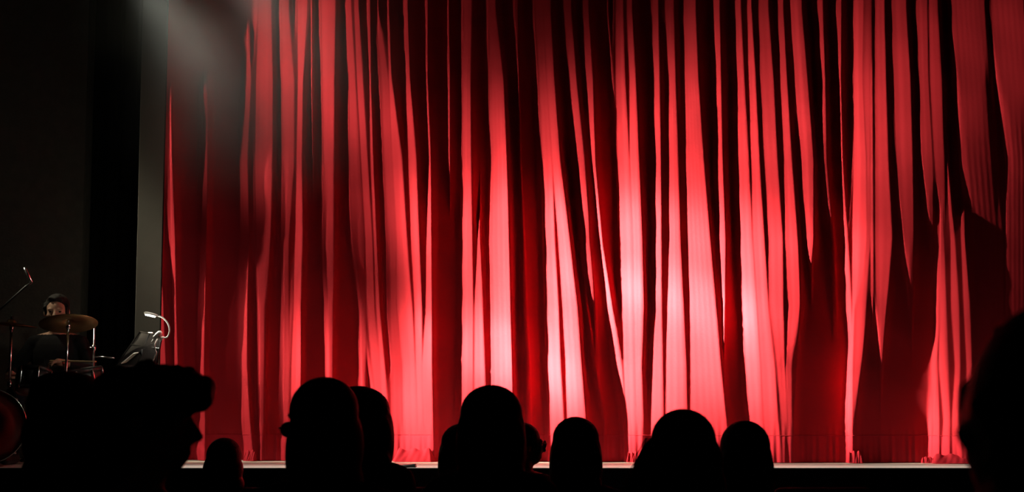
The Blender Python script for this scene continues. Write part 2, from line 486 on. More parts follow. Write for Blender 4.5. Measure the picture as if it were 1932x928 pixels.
def curtain_heights(S, Z):
    bp = np.array([BOOM.x, BOOM.y]) - CREF
    sl, nd, zl = float(bp @ CT), float(bp @ CN), BOOM.z
    ang = np.arctan2(Z - zl, S - sl)
    R = np.hypot(S - sl, Z - zl)
    th = np.linspace(ang.min() - .01, ang.max() + .01, 420)
    dr = 0.0045
    rr = np.arange(R.min() - .05, R.max() + .1, dr)
    TH, RR = np.meshgrid(th, rr, indexing='ij')
    PS, PZ = sl + RR * np.cos(TH), zl + RR * np.sin(TH)
    u, v = project(plane_pt(PS, PZ))
    L = level_at(u, v)
    L[(PZ > 5.2) | (PZ < STAGE_Z - .4)] *= 0
    e = nd / RR
    az = np.arctan2(1.0, e)
    def slope(B):
        t = az - np.arccos(np.clip(L * B, 0, 1))
        return np.clip(np.tan(np.clip(t, -1.38, 1.38)), -e, 5.2) - 0.22 * e * (1 - np.clip(L * 2, 0, 1))
    lo = np.full_like(L, .05); hi = np.ones_like(L)
    win = 0.8 / dr
    for _ in range(10):
        B = (lo + hi) / 2
        mpos = smooth(slope(smooth(B, win / 3, 2)), win, 2) > 0
        hi = np.where(mpos, B, hi); lo = np.where(mpos, lo, B)
    B = smooth((lo + hi) / 2, win / 3, 2)
    h = np.cumsum(slope(B), -1) * dr
    h = h - smooth(h, 1.5 / dr, 3)
    dark = 1 - np.clip(L * 3, 0, 1)
    tr = np.clip(smooth(dark, 0.07 / dr, 2) - .55, 0, 1) / .45
    h = h - 0.035 * tr * tr * (3 - 2 * tr) * dark
    # back to the (s, z) grid
    fi = (ang - th[0]) / (th[1] - th[0]); fj = (R - rr[0]) / dr
    i0 = np.clip(fi.astype(int), 0, len(th) - 2); j0 = np.clip(fj.astype(int), 0, len(rr) - 2)
    a, b = fi - i0, fj - j0
    return (h[i0, j0] * (1 - a) * (1 - b) + h[i0 + 1, j0] * a * (1 - b) + h[i0, j0 + 1] * (1 - a) * b + h[i0 + 1, j0 + 1] * a * b)


def build_curtain():
    p0 = on_curtain(302, 700)
    s0 = float((np.array([p0.x, p0.y]) - CREF) @ CT)
    s1 = 6.6
    s = np.arange(s0, s1, 0.0038)
    z = np.concatenate([np.linspace(STAGE_Z + 0.004, STAGE_Z + 0.30, 26), np.linspace(STAGE_Z + 0.33, 4.95, 120)])
    S, Z = np.meshgrid(s, z)                # rows: z
    H = curtain_heights(S, Z)
    P0 = plane_pt(S, Z)
    # gathers and small creases close to the hem
    U, V = project(P0)
    g = np.clip(1 - (Z - STAGE_Z) / 0.28, 0, 1)
    H = H + g * 0.004 * (np.sin(S * 95 + 3 * np.sin(S * 13)) + .6 * np.sin(S * 171 + 2))
    H = H + 0.0025 * np.sin(S * 9 + Z * 5 + 2 * np.sin(Z * 3)) * np.sin(Z * 11 + S * 3)
    dv = P0[..., :2] - np.array([EYE.x, EYE.y])
    ds = dv @ CT; dn = -(dv @ CN)
    sh = -H * ds / dn                      # the fold stands proud along its own sight line in plan
    P = P0.copy()
    P[..., 0] += CN[0] * H + CT[0] * sh
    P[..., 1] += CN[1] * H + CT[1] * sh
    root = empty('stage_curtain', (float(P[0, 0, 0]), float(P[0, 0, 1]), STAGE_Z))
    tag(root, 'wide red velvet stage curtain hanging in lit and shadowed folds', 'curtain')
    off = np.array(root.location)
    nz, ns = S.shape
    cut = 15                              # hem row
    def sheet(r0, r1, name, m):
        Q = (P[r0:r1 + 1] - off).reshape(-1, 3)
        k = r1 - r0 + 1
        me = bpy.data.meshes.new(name)
        idx = np.arange(k * ns).reshape(k, ns)
        f = np.stack([idx[:-1, :-1], idx[:-1, 1:], idx[1:, 1:], idx[1:, :-1]], -1).reshape(-1, 4)
        me.vertices.add(len(Q)); me.vertices.foreach_set('co', Q.astype(np.float32).ravel())
        me.loops.add(f.size); me.loops.foreach_set('vertex_index', f.astype(np.int32).ravel())
        me.polygons.add(len(f)); me.polygons.foreach_set('loop_start', np.arange(0, f.size, 4, dtype=np.int32))
        me.update(calc_edges=True); me.validate()
        me.shade_smooth()
        me.materials.append(m)
        o = bpy.data.objects.new(name, me); COL.objects.link(o); o.parent = root
        return o
    sheet(cut, nz - 1, 'curtain_cloth', M['curtain'])
    sheet(0, cut, 'hem', M['hem'])
    # stitched seam: a thin cord line along the top of the hem
    row = P[cut] - off
    pts = row[::6] + np.array([CN[0], CN[1], 0]) * 0.0012
    MB().tube([tuple(p) for p in pts], 0.0016, 4).build('hem_seam', M['hem'], root)
    # fabric puddled on the deck at the feet of the larger folds
    for (ul, ur, vt, dep) in ((461, 486, 850, .07), (741, 826, 847, .11), (1182, 1206, 853, .07), (1597, 1628, 852, .08), (1736, 1762, 862, .05), (1752, 1832, 857, .10), (1462, 1500, 862, .05)):
        a, b = on_curtain(ul, 866), on_curtain(ur, 866)
        top = on_curtain((ul + ur) / 2, vt).z - STAGE_Z
        n, m_ = 40, 12
        vs, fs = [], []
        for j in range(m_ + 1):
            ph = j / m_
            for i in range(n + 1):
                t = i / n
                base = a.lerp(b, t)
                edge = min(1, min(t, 1 - t) / .10)
                edge = edge * edge * (3 - 2 * edge)
                wide = .84 + .16 * ph
                base = a.lerp(b, .5 + (t - .5) * wide)
                zz = top * (1 - ph) * (.55 + .45 * edge) * (1 + .10 * math.sin(t * 17 + ul))
                yy = dep * (.30 + .70 * ph ** .8) * (.35 + .65 * edge) + .0016 * math.sin(t * 40 + ph * 5 + ul) * edge + .003 * math.sin(t * 13 + ul)
                vs.append((base.x + CN[0] * yy - off[0], base.y + CN[1] * yy - off[1], max(.003, zz)))
        for j in range(m_):
            for i in range(n):
                q = j * (n + 1) + i
                fs.append((q, q + 1, q + n + 2, q + n + 1))
        k = MB(); k.add(vs, fs)
        k.build('puddled_fold', M['hem'], root)
    return root


build_curtain()
#PART2

# ------------------------------------------------------------------ haze drifting under the left lanterns
def build_haze():
    x0, x1 = pix(90, 0, 9.4).x, pix(820, 0, 9.4).x
    z0, z1 = pix(400, 430, 9.4).z, pix(400, -330, 9.4).z
    o = MB().box((0, 0, 0), (x1 - x0, 0.64, z1 - z0)).build('stage_haze', M['drape'], None, False)
    o.location = ((x0 + x1) / 2, 9.4, (z0 + z1) / 2)
    m = bpy.data.materials.new('theatre_haze'); m.use_nodes = True
    nt = m.node_tree; nt.nodes.clear()
    out = nt.nodes.new('ShaderNodeOutputMaterial')
    vs = nt.nodes.new('ShaderNodeVolumeScatter')
    vs.inputs['Color'].default_value = (0.93, 0.95, 0.88, 1)
    vs.inputs['Anisotropy'].default_value = 0.1
    tc = nt.nodes.new('ShaderNodeTexCoord')
    mp = nt.nodes.new('ShaderNodeMapping')
    hx, hz = (x1 - x0) / 2, (z1 - z0) / 2
    mp.inputs['Scale'].default_value = (1 / hx, 1 / 0.40, 1 / hz)
    g = nt.nodes.new('ShaderNodeTexGradient'); g.gradient_type = 'SPHERICAL'
    n = nt.nodes.new('ShaderNodeTexNoise'); n.inputs['Scale'].default_value = 2.2; n.inputs['Detail'].default_value = 2
    mr = nt.nodes.new('ShaderNodeMapRange'); mr.inputs[1].default_value = .3; mr.inputs[2].default_value = .7
    mr.inputs[3].default_value = .55; mr.inputs[4].default_value = 1.2
    m1 = nt.nodes.new('ShaderNodeMath'); m1.operation = 'MULTIPLY'
    m2 = nt.nodes.new('ShaderNodeMath'); m2.operation = 'MULTIPLY'; m2.inputs[1].default_value = HAZE_DENSITY
    nt.links.new(tc.outputs['Object'], mp.inputs['Vector'])
    nt.links.new(mp.outputs[0], g.inputs[0]); nt.links.new(tc.outputs['Object'], n.inputs['Vector'])
    nt.links.new(n.outputs['Fac'], mr.inputs[0])
    nt.links.new(g.outputs['Fac'], m1.inputs[0]); nt.links.new(mr.outputs[0], m1.inputs[1])
    nt.links.new(m1.outputs[0], m2.inputs[0]); nt.links.new(m2.outputs[0], vs.inputs['Density'])
    nt.links.new(vs.outputs[0], out.inputs['Volume'])
    o.data.materials.clear(); o.data.materials.append(m)
    tag(o, 'grey haze lit by the beams above the left of the curtain', 'haze', None, 'stuff')


HAZE_DENSITY = 0.5
build_haze()


# ------------------------------------------------------------------ people
def remeshed(mb, voxel, it=4):
    me = mb.mesh('tmp')
    o = bpy.data.objects.new('tmp', me); COL.objects.link(o)
    r = o.modifiers.new('r', 'REMESH'); r.mode = 'VOXEL'; r.voxel_size = voxel
    if it:
        k = o.modifiers.new('s', 'SMOOTH'); k.factor = .5; k.iterations = it
    dg = bpy.context.evaluated_depsgraph_get()
    out = bpy.data.meshes.new_from_object(o.evaluated_get(dg))
    bpy.data.objects.remove(o); bpy.data.meshes.remove(me)
    out.shade_smooth()
    return out


def head_matrix(pivot, yaw, tilt=0.0, nod=0.0):
    return Matrix.Translation(pivot) @ Matrix.Rotation(yaw, 4, 'Z') @ Matrix.Rotation(nod, 4, 'X') @ Matrix.Rotation(tilt, 4, 'Y') @ Matrix.Translation(-Vector(pivot))


def seated_body(name, yaw=0.0, hipz=0.53, squash=1.0, arms=None, nod=0.0, knee_z=0.50, sleeves=True, voxel=0.008):
    """one seated figure facing +y, origin on the floor under the hips; returns mesh and head matrix"""
    b = MB()
    def Z(h): return hipz + (h - 0.53) * squash
    b.ell((0, -.01, hipz), (.175, .135, .115))
    b.limb((0, -.015, hipz + .04), .135, (0, -.03, Z(.78)), .125)
    b.ell((0, -.03, Z(.83)), (.172, .118, .18))
    b.ell((0, -.04, Z(.95)), (.15, .085, .075))
    for s in (-1, 1):
        b.ell((s * .155, -.035, Z(.95)), (.060, .060, .060))
        b.limb((0, -.045, Z(1.0)), .06, (s * .15, -.04, Z(.965)), .05)
    b.limb((0, -.035, Z(.99)), .056, (0, -.005, Z(1.10)), .052)
    dz = Z(1.0) - 1.0
    piv = Vector((0, -.01, 1.08 + dz))
    HM = head_matrix(piv, yaw, 0, nod)
    h = MB()
    h.ell((0, -.002, 1.200 + dz), (.074, .092, .086))
    h.ell((0, .030, 1.150 + dz), (.060, .064, .072))
    h.ell((0, .048, 1.102 + dz), (.034, .036, .026))
    h.limb((0, .090, 1.185 + dz), .009, (0, .108, 1.152 + dz), .013)
    h.ell((0, .092, 1.150 + dz), (.018, .014, .010))
    h.ell((0, .084, 1.122 + dz), (.024, .012, .006)); h.ell((0, .083, 1.112 + dz), (.021, .012, .006))
    for s in (-1, 1):
        h.ell((s * .030, .078, 1.200 + dz), (.026, .014, .008))
        h.ell((s * .031, .070, 1.182 + dz), (.014, .014, .010))
        h.ell((s * .040, .062, 1.158 + dz), (.022, .022, .016))
        h.ell((s * .077, -.004, 1.172 + dz), (.010, .019, .031))
    b.add([HM @ Vector(p) for p in h.v], h.f)
    hands = []
    for s in (-1, 1):
        sh = Vector((s * .165, -.035, Z(.945)))
        if arms:
            el, wr, hd = [Vector(p) for p in arms[s]]
        else:
            el, wr, hd = Vector((s * .195, .03, .70)), Vector((s * .120, .225, .625)), Vector((s * .10, .295, .615))
        b.limb(sh, .052, el, .042); b.limb(el, .043, wr, .029)
        d = (hd - wr).normalized()
        side = Vector((1, 0, 0)) - d * d.x
        side.normalize()
        up = side.cross(d).normalized()
        b.limb(wr, .026, hd - d * .01, .026)
        for k, (o_, ln) in enumerate(((-.030, .060), (-.010, .072), (.010, .070), (.028, .054))):
            r0 = hd + side * o_
            k1 = r0 + d * ln * .55 - up * .012 * (1 if up.z > 0 else -1)
            k2 = k1 + d * ln * .25 - up * .026 * (1 if up.z > 0 else -1)
            b.limb(r0 - d * .02, .0105, k1, .0095, 8); b.limb(k1, .0095, k2, .0085, 8)
        t0 = wr + d * .03 - side * s * .022
        b.limb(t0, .012, t0 + d * .035 - side * s * .022 - Vector((0, 0, .006)), .010, 8)
        b.limb(t0 + d * .035 - side * s * .022 - Vector((0, 0, .006)), .010, t0 + d * .06 - side * s * .018 - Vector((0, 0, .012)), .009, 8)
        hands.append((wr.copy(), hd.copy()))
        hip, kn = Vector((s * .09, .01, hipz - .005)), Vector((s * .125, .44, knee_z))
        an, toe = Vector((s * .125, .45, .085)), Vector((s * .135, .60, .034))
        b.limb(hip, .088, kn, .062); b.limb(kn, .060, an, .040)
        b.limb(an - Vector((0, .02, .045)), .038, toe, .032)
    me = remeshed(b, voxel, 3)
    for m in ('cloth', 'skin', 'trouser', 'shoe'): me.materials.append(M[m])
    neck = Z(1.03)
    for p in me.polygons:
        c = p.center
        i = 0
        if c.z > neck: i = 1
        elif c.z < .075: i = 3
        elif (c.y > .10 and c.z < hipz + .085 and abs(c.x) < .23) or c.z < hipz - .01: i = 2
        for wr, hd in hands:
            ax = (hd - wr)
            if (c - hd).length < .115 and (c - wr).dot(ax) > 0: i = 1
        if i == 2 or i == 0:
            for wr, hd in hands:
                if (c - hd).length < .06: i = 1
        p.material_index = i
    return me, HM, dz


BODIES = {}
def body_variant(yaw_deg):
    if yaw_deg not in BODIES:
        BODIES[yaw_deg] = seated_body('person', math.radians(yaw_deg))
    return BODIES[yaw_deg]


def hair_mesh(shape, HM, dz, seed=0, curls=0, curl_r=.014):
    """shape: list of (centre, radii) round the head, in the head's own frame"""
    h = MB()
    rnd = random.Random(seed)
    for c, r in shape:
        h.ell((c[0], c[1], c[2] + dz), r)
    if curls:
        for c, r in shape:
            for _ in range(curls):
                a, t = rnd.uniform(0, 2 * math.pi), rnd.uniform(-1, 1)
                q = math.sqrt(1 - t * t)
                k = rnd.uniform(.7, 1.2) * curl_r
                h.ell((c[0] + r[0] * q * math.cos(a), c[1] + r[1] * q * math.sin(a), c[2] + dz + r[2] * t), (k, k, k), None, 8, 6)
    h.v = [tuple(HM @ Vector(p)) for p in h.v]
    me = remeshed(h, .007, 3)
    me.materials.append(M['hair'])
    return me


SHORT = [((0, -.012, 1.213), (.080, .095, .088)), ((0, -.045, 1.165), (.074, .062, .075))]
LONG = [((0, -.012, 1.213), (.088, .098, .088)), ((0, -.040, 1.12), (.098, .075, .13)), ((0, -.050, 1.00), (.098, .065, .13)),
        ((-.075, -.01, 1.10), (.025, .055, .12)), ((.075, -.01, 1.10), (.025, .055, .12))]
BOB = [((0, -.010, 1.210), (.094, .100, .090)), ((0, -.030, 1.14), (.108, .088, .10)), ((0, -.035, 1.07), (.116, .080, .07))]
ALINE = [((.006, -.010, 1.210), (.094, .098, .088)), ((0, -.030, 1.15), (.118, .085, .105)), ((0, -.035, 1.08), (.125, .082, .11)), ((.010, -.04, .99), (.135, .075, .10))]
QUIFF = [((0, -.012, 1.213), (.084, .100, .086)), ((0, -.045, 1.165), (.080, .065, .075)), ((0, .060, 1.252), (.060, .045, .036)), ((.0, .098, 1.246), (.040, .032, .030)), ((0, -.06, 1.11), (.07, .05, .06))]
FLAT = [((0, -.012, 1.205), (.094, .098, .088)), ((-.03, -.012, 1.243), (.058, .07, .045)), ((.035, -.012, 1.240), (.055, .07, .045)), ((0, -.040, 1.12), (.098, .075, .11)), ((0, -.050, 1.02), (.095, .065, .10))]
AFRO = [((0, -.012, 1.172), (.108, .115, .128)), ((0, -.04, 1.10), (.100, .09, .10))]
SHAPES = dict(short=SHORT, long=LONG, bob=BOB, aline=ALINE, quiff=QUIFF, flat=FLAT, afro=AFRO)


def glasses(parent, HM, dz):
    g = MB()
    for s in (-1, 1):
        ring = [Vector((s * .033 + .024 * math.cos(a), .101, 1.184 + dz + .019 * math.sin(a))) for a in [2 * math.pi * k / 20 for k in range(21)]]
        g.tube([HM @ p for p in ring], .0022, 6)
        g.tube([HM @ Vector(p) for p in ((s * .057, .100, 1.188 + dz), (s * .074, .085, 1.188 + dz), (s * .086, .0, 1.186 + dz), (s * .084, -.02, 1.172 + dz))], .0022, 6)
    g.tube([HM @ Vector((x, .103, 1.187 + dz)) for x in (-.009, 0, .009)], .002, 6)
    o = g.build('glasses', M['blackmetal'], parent)
    o['label'] = 'dark framed glasses'
    for s in (-1, 1):
        l = MB(); q = [HM @ Vector((s * .033 + .023 * math.cos(a), .101, 1.184 + dz + .018 * math.sin(a))) for a in [2 * math.pi * k / 20 for k in range(20)]]
        nrm = (HM.to_3x3() @ Vector((0, 1, 0))) * .001
        l.add([p + nrm for p in q] + [p - nrm for p in q], [tuple(range(20)), tuple(range(39, 19, -1))] + [(k, (k + 1) % 20, 20 + (k + 1) % 20, 20 + k) for k in range(20)])
        l.build('lens', M['lens'], o)


def theatre_seat_proto():
    r = empty('theatre_seat', (0, 0, 0))
    MB().box((0, .06, .36), (.46, .46, .10)).build('seat_cushion', M['seat'], r, True, .03)
    rot = Matrix.Rotation(math.radians(-7), 3, 'X')
    MB().box((0, -.225, .63), (.46, .075, .50), rot).build('backrest', M['seat'], r, True, .03)
    for s in (-1, 1):
        a = MB(); a.box((s * .262, -.02, .57), (.05, .40, .035)); a.build('armrest', M['blackmetal'], r, True, .012)
        l = MB(); l.box((s * .262, -.04, .28), (.035, .30, .56)); l.build('side_panel', M['blackmetal'], r, True, .008)
    return r


def copy_tree(o, parent=None):
    c = o.copy(); COL.objects.link(c); c.parent = parent
    for ch in list(o.children): copy_tree(ch, c)
    return c


# column and row of the top of the head, distance, hair, head turn, width factor, curls, label
PEOPLE = [
 (127, 694, 4.35, 'flat', 0, 1.03, 0, 'person seen from behind with wide flat-topped dark hair before the drum kit', 0),
 (270, 689, 3.45, 'quiff', -86, 1.0, 60, 'person in profile facing right with a curly forelock over the brow', 0),
 (612, 711, 4.35, 'long', 43, 1.0, 0, 'person with long hair turned to the left, glasses showing at the edge', 1),
 (676, 728, 6.15, 'long', 0, 1.36, 0, 'person with long dark hair half hidden behind the head with glasses turned left', 0),
 (927, 726, 5.25, 'long', 0, 1.13, 0, 'smooth rounded head in the middle, tallest of the central cluster', 0),
 (876, 798, 7.05, 'long', 0, 1.25, 0, 'person with long hair showing left of the tallest central head', 0),
 (987, 797, 7.95, 'short', -72, 1.2, 0, 'person turned right wearing glasses, right of the tallest central head', 1),
 (1086, 786, 6.15, 'long', 0, 1.08, 0, 'person with smooth egg-shaped long hair right of the central cluster', 0),
 (1284, 769, 4.35, 'aline', 0, .98, 0, 'person with flared shoulder-length hair and loose wisps at the left', 2),
 (1404, 793, 5.25, 'long', 0, 1.0, 0, 'person with long straight hair, rightmost of the middle row heads', 0),
 (2003, 560, 1.62, 'afro', 0, .92, 70, 'large close head of full curly hair at the right edge', 0),
 (424, 825, 7.05, 'bob', 0, .95, 0, 'small low round head beside the profile with the forelock', 0),
]
seat0 = theatre_seat_proto()
first_seat = True
SEAT_TEXT = ['under the flat-topped head', 'under the profile with the forelock', 'under the head with glasses turned left', 'under the half hidden long-haired person', 'under the tallest central head', 'under the long-haired person left of centre', 'under the person turned right in glasses', 'under the egg-shaped long hair', 'under the flared hair with wisps', 'under the rightmost middle row head', 'under the large curly head', 'under the small low round head']
for i, (u, v, Y, hs, yaw, wf, curls, label, extra) in enumerate(PEOPLE):
    top = pix(u, v, Y)
    me, HM, dz = body_variant(yaw)
    sc = top.z / 1.300
    o = bpy.data.objects.new('person', me); COL.objects.link(o)
    o.location = (top.x, Y, 0); o.scale = (sc, sc, sc)
    tag(o, label, 'person', 'audience seated in the dark')
    # shared body, hair of their own; heads stay centred on the neck
    shp = [((c[0] * wf, c[1] if yaw == 0 else c[1], c[2]), (r[0] * wf, r[1], r[2])) for c, r in SHAPES[hs]]
    hm = hair_mesh(shp, HM, dz, i, curls, .016 if hs != 'afro' else .009)
    ho = bpy.data.objects.new('hair', hm); COL.objects.link(ho); ho.parent = o
    if extra == 1: glasses(o, HM, dz - (.022 if i == 2 else 0))
    if extra == 2:
        w = MB(); rn = random.Random(3)
        for k in range(46):
            a = rn.uniform(-.2, 1)
            x0 = -.088 - .012 * rn.random(); z0 = 1.22 - .05 * rn.random()
            x1 = -.128 - .035 * rn.random(); z1 = 1.085 - .04 * rn.random()
            yy = -.06 + .09 * rn.random()
            w.tube([(x0, yy, z0), (x0 - .018 - .01 * rn.random(), yy, z0 - .05), (x1 + .01, yy + .01, (z0 + z1) / 2 - .02), (x1, yy + .01, z1), (x1 + .03 * rn.uniform(-.6, 1), yy, z1 - .05)], [.0018, .0016, .0014, .0012, .0006], 5)
        w.build('loose_hair', M['hair'], o)
    if i == 0:
        s = seat0
    else:
        s = copy_tree(seat0)
    s.location = (top.x, Y - .03, 0); s.scale = (sc, sc, sc)
    tag(s, 'dark red theatre seat ' + SEAT_TEXT[i], 'seat', 'theatre seats')
# empty seats of the front row whose tops just show
for (u, lab) in ((752, 'empty theatre seat of the front row left of the central cluster'), (500, 'empty theatre seat of the front row right of the small low head'), (1560, 'empty theatre seat of the front row below the dark right folds')):
    s = copy_tree(seat0)
    p = pix(u, 910, 7.6)
    s.location = (p.x, 7.9, 0); s.scale = (1.02, 1.02, 1.02)
    tag(s, lab, 'seat', 'theatre seats')

# ------------------------------------------------------------------ drummer
DY = 10.8
dp = pix(107, 600, DY)
arms = {1: ((.27, .06, .60), (.215, .27, .575), (.190, .345, .585)), -1: ((-.26, .05, .62), (-.150, .22, .655), (-.085, .275, .665))}
me, HM, dz = seated_body('drummer', math.radians(8), .46, .80, arms, math.radians(-6), .46)
dr = bpy.data.objects.new('person', me); COL.objects.link(dr)
dr.location = (dp.x, DY, STAGE_Z); dr.rotation_euler = (0, 0, math.pi)
tag(dr, 'drummer in a dark long-sleeved top seated behind a cymbal, sticks in hand', 'person')
ho = bpy.data.objects.new('hair', hair_mesh([((0, -.018, 1.218), (.083, .095, .086)), ((0, -.05, 1.165), (.076, .06, .075)), ((0, .040, 1.272), (.055, .040, .024)), ((-.068, .015, 1.20), (.016, .035, .045)), ((.068, .015, 1.20), (.016, .035, .045))], HM, dz, 4, 14, .01)); COL.objects.link(ho); ho.parent = dr
for s in (-1, 1):
    MB().ell(HM @ Vector((s * .031, .081, 1.183 + dz)), (.011, .007, .006)).build('eye', M['eye'], dr)
TOW = Matrix.Translation(dr.location) @ Matrix.Rotation(math.pi, 4, 'Z')


def stick(a, b, label):
    a, b = Vector(a), Vector(b)
    r = MB(); pts = [a.lerp(b, t) for t in (0, .02, .6, .9, .95, .965, .985, 1)]
    r.tube(pts, [.004, .0072, .0072, .0045, .0035, .0055, .0055, .002], 10)
    o = r.build('drumstick', M['wood'])
    tag(o, label, 'drumstick', 'drumsticks of the drummer')


hl, hr_ = TOW @ Vector((-.085, .285, .660)), TOW @ Vector((.190, .355, .580))
stick(hl + Vector((-.05, .03, .012)), pix(182, 682, DY - .36), 'pale drumstick pointing right from the raised hand behind the cymbal pole')
stick(hr_ + Vector((.02, .05, -.03)), pix(38, 693, DY - .50), 'pale drumstick held in the low hand at the left')


# ------------------------------------------------------------------ drum kit
def tripod(r, base, hgt, spread, m, a0=.4):
    b = Vector(base)
    for k in range(3):
        a = a0 + k * 2 * math.pi / 3
        foot = b + Vector((math.cos(a) * spread, math.sin(a) * spread, .012))
        leg = MB().tube([b + Vector((0, 0, hgt)), b + Vector((0, 0, hgt)).lerp(foot - b, .5), foot], .010, 8).build('leg', m, r)
        MB().ell(foot, (.016, .016, .012)).build('rubber_foot', M['rubber'], leg)


def cymbal_profile(R):
    top = [(0.006, .0), (R * .10, .004), (R * .17, -.006), (R * .19, -.017), (R * .5, -.024), (R, -.036)]
    return [(r, z + .0012) for r, z in top] + [(r, z - .0012) for r, z in reversed(top)]


def cymbal_stand(topc, base_xy, label, R, rot, bronze_label, m=None):
    base = Vector((base_xy[0], base_xy[1], STAGE_Z))
    r = empty('cymbal_stand', base)
    tag(r, label, 'cymbal stand')
    t = Vector(topc) - base
    MB().tube([(0, 0, .06), (t.x * .55, t.y * .55, t.z * .55)], .0115, 12).build('pole', M['chrome'], r)
    MB().tube([(t.x * .53, t.y * .53, t.z * .53), (t.x, t.y, t.z - .05)], .0085, 12).build('upper_pole', M['chrome'], r)
    MB().tube([(t.x * .53, t.y * .53, t.z * .53), (t.x * .58, t.y * .58, t.z * .58)], .017, 12).build('collar', M['chrome'], r)
    MB().tube([(t.x * .555 + .012, t.y * .555 - .01, t.z * .555), (t.x * .555 + .045, t.y * .555 - .03, t.z * .555)], .006, 8).build('wing_nut', M['chrome'], r)
    MB().tube([(t.x, t.y, t.z - .055), (t.x, t.y, t.z - .015)], .014, 10).build('tilter', M['chrome'], r)
    MB().tube([(t.x, t.y, t.z - .03), Vector((t.x, t.y, t.z)) + rot @ Vector((0, 0, .045))], .0045, 8).build('rod', M['chrome'], r)
    tripod(r, (0, 0, 0), .24, .17, M['chrome'])
    c = empty('cymbal', topc); tag(c, bronze_label, 'cymbal', 'cymbals of the drum kit')
    MB().lathe(cymbal_profile(R), (0, 0, .012), rot, 48).build('plate', m or M['bronze'], c)
    MB().tube([rot @ Vector((0, 0, .012)), rot @ Vector((0, 0, .034))], .010, 10).build('felt', M['rubber'], c)
    return r


ctop = pix(129, 604, 10.12)
crot = Matrix.Rotation(math.radians(-6), 3, 'Y') @ Matrix.Rotation(math.radians(-15), 3, 'X')
cymbal_stand(ctop, (pix(121, 860, 10.12).x, 10.06), 'chrome cymbal stand in front of the drummer', .183, crot, 'large bronze cymbal tilted in front of the drummer')
# hi-hat at the far left
htop = pix(22, 607, 10.33)
hrot = Matrix.Rotation(math.radians(4), 3, 'Y')
hh = cymbal_stand(htop, (pix(13, 860, 10.33).x, 10.33), 'tall chrome cymbal stand at the far left behind the red drum', .165, hrot, 'dark flat cymbal at the far left of the kit')
# second stand on the drummer's left
r = empty('hardware_stand', (pix(176, 700, 10.72).x, 10.72, STAGE_Z)); tag(r, 'thin chrome stand with a side arm right of the drummer', 'stand')
b0 = r.location
tz = pix(176, 612, 10.72).z - STAGE_Z
MB().tube([(0, 0, .05), (0, 0, tz)], .007, 10).build('pole', M['chrome'], r)
az_ = pix(176, 673, 10.72).z - STAGE_Z
MB().tube([(0, 0, az_), (.07, -.02, az_ - .002), (.15, -.04, az_ - .008)], .005, 8).build('side_arm', M['chrome'], r)
cz = pix(176, 656, 10.72).z - STAGE_Z
MB().tube([(0, 0, cz - .018), (0, 0, cz + .018)], .014, 12).build('clamp', M['chrome'], r)
MB().tube([(-.03, -.01, cz), (.012, 0, cz)], .006, 8).build('wing_nut', M['chrome'], r)
tripod(r, (0, 0, 0), .22, .2, M['chrome'], 1.2)


def drum(name, c, R, H, rot, label, lugs=8, shell='reddrum', head='drumhead', hoop='chrome'):
    r = empty(name, c); tag(r, label, 'drum', 'drums of the kit')
    r.rotation_euler = rot
    prof = [(R, -H / 2), (R, H / 2), (R - .008, H / 2), (R - .008, -H / 2)]
    MB().lathe(prof, (0, 0, 0), None, 40).build('shell', M[shell], r)
    for s in (-1, 1):
        MB().lathe([(R + .006, s * H / 2 - .012), (R + .006, s * H / 2 + .012), (R - .002, s * H / 2 + .012), (R - .002, s * H / 2 - .012)], (0, 0, 0), None, 40).build('hoop', M[hoop], r)
        MB().lathe([(.001, s * H / 2 + .003), (R - .002, s * H / 2 + .003), (R - .002, s * H / 2 - .001), (.001, s * H / 2 - .001)], (0, 0, 0), None, 40).build('drum_head', M[head], r)
    for k in range(lugs):
        a = 2 * math.pi * k / lugs
        p = Vector((math.cos(a) * (R + .010), math.sin(a) * (R + .010), 0))
        MB().tube([p + Vector((0, 0, -H / 2 - .005)), p + Vector((0, 0, -H * .25)), p + Vector((0, 0, H * .25)), p + Vector((0, 0, H / 2 + .005))], [.004, .008, .008, .004], 8).build('lug', M['chrome'], r)
    return r


bx = pix(-24, 838, 10.0)
bd = drum('bass_drum', (bx.x, 10.0, STAGE_Z + .250), .225, .30, (math.pi / 2, 0, math.radians(18)), 'red bass drum standing on edge at the far left of the kit', 8, 'reddrum', 'redhead')
sn = pix(158, 697, 10.48)
sd = drum('snare_drum', (sn.x - .01, 10.50, sn.z - .055), .125, .10, (math.radians(6), math.radians(-8), 0), 'dark snare drum with chrome lugs right of the cymbal pole', 8, 'blackmetal', 'drumhead', 'blackmetal')
MB().tube([(0, 0, -.05), (.0, 0, -(sn.z - STAGE_Z) + .16)], .011, 10).build('stand_pole', M['chrome'], sd)
tripod(sd, (0, 0, -(sn.z - .055 - STAGE_Z) + .01), .16, .12, M['chrome'], .2)
tm = pix(90, 683, 10.42)
td = drum('tom_drum', (tm.x, 10.12, tm.z - .13), .100, .13, (math.radians(-16), 0, 0), 'dark rack tom mounted between the drummer and the far left cymbal', 6, 'blackmetal', 'drumhead', 'blackmetal')
MB().tube([(0, -.0, -.07), (.02, .02, -.20), (.02, .02, -.53)], .010, 10).build('mount_arm', M['chrome'], td)
tr = empty('drum_throne', (dp.x, DY + .01, STAGE_Z)); tag(tr, 'round black drum stool under the drummer', 'stool')
MB().lathe([(.001, .345), (.15, .345), (.165, .325), (.16, .28), (.001, .275)], (0, 0, 0), None, 32).build('seat', M['cloth'], tr)
MB().tube([(0, 0, .05), (0, 0, .28)], .014, 10).build('post', M['chrome'], tr)
tripod(tr, (0, 0, 0), .2, .22, M['chrome'], .9)

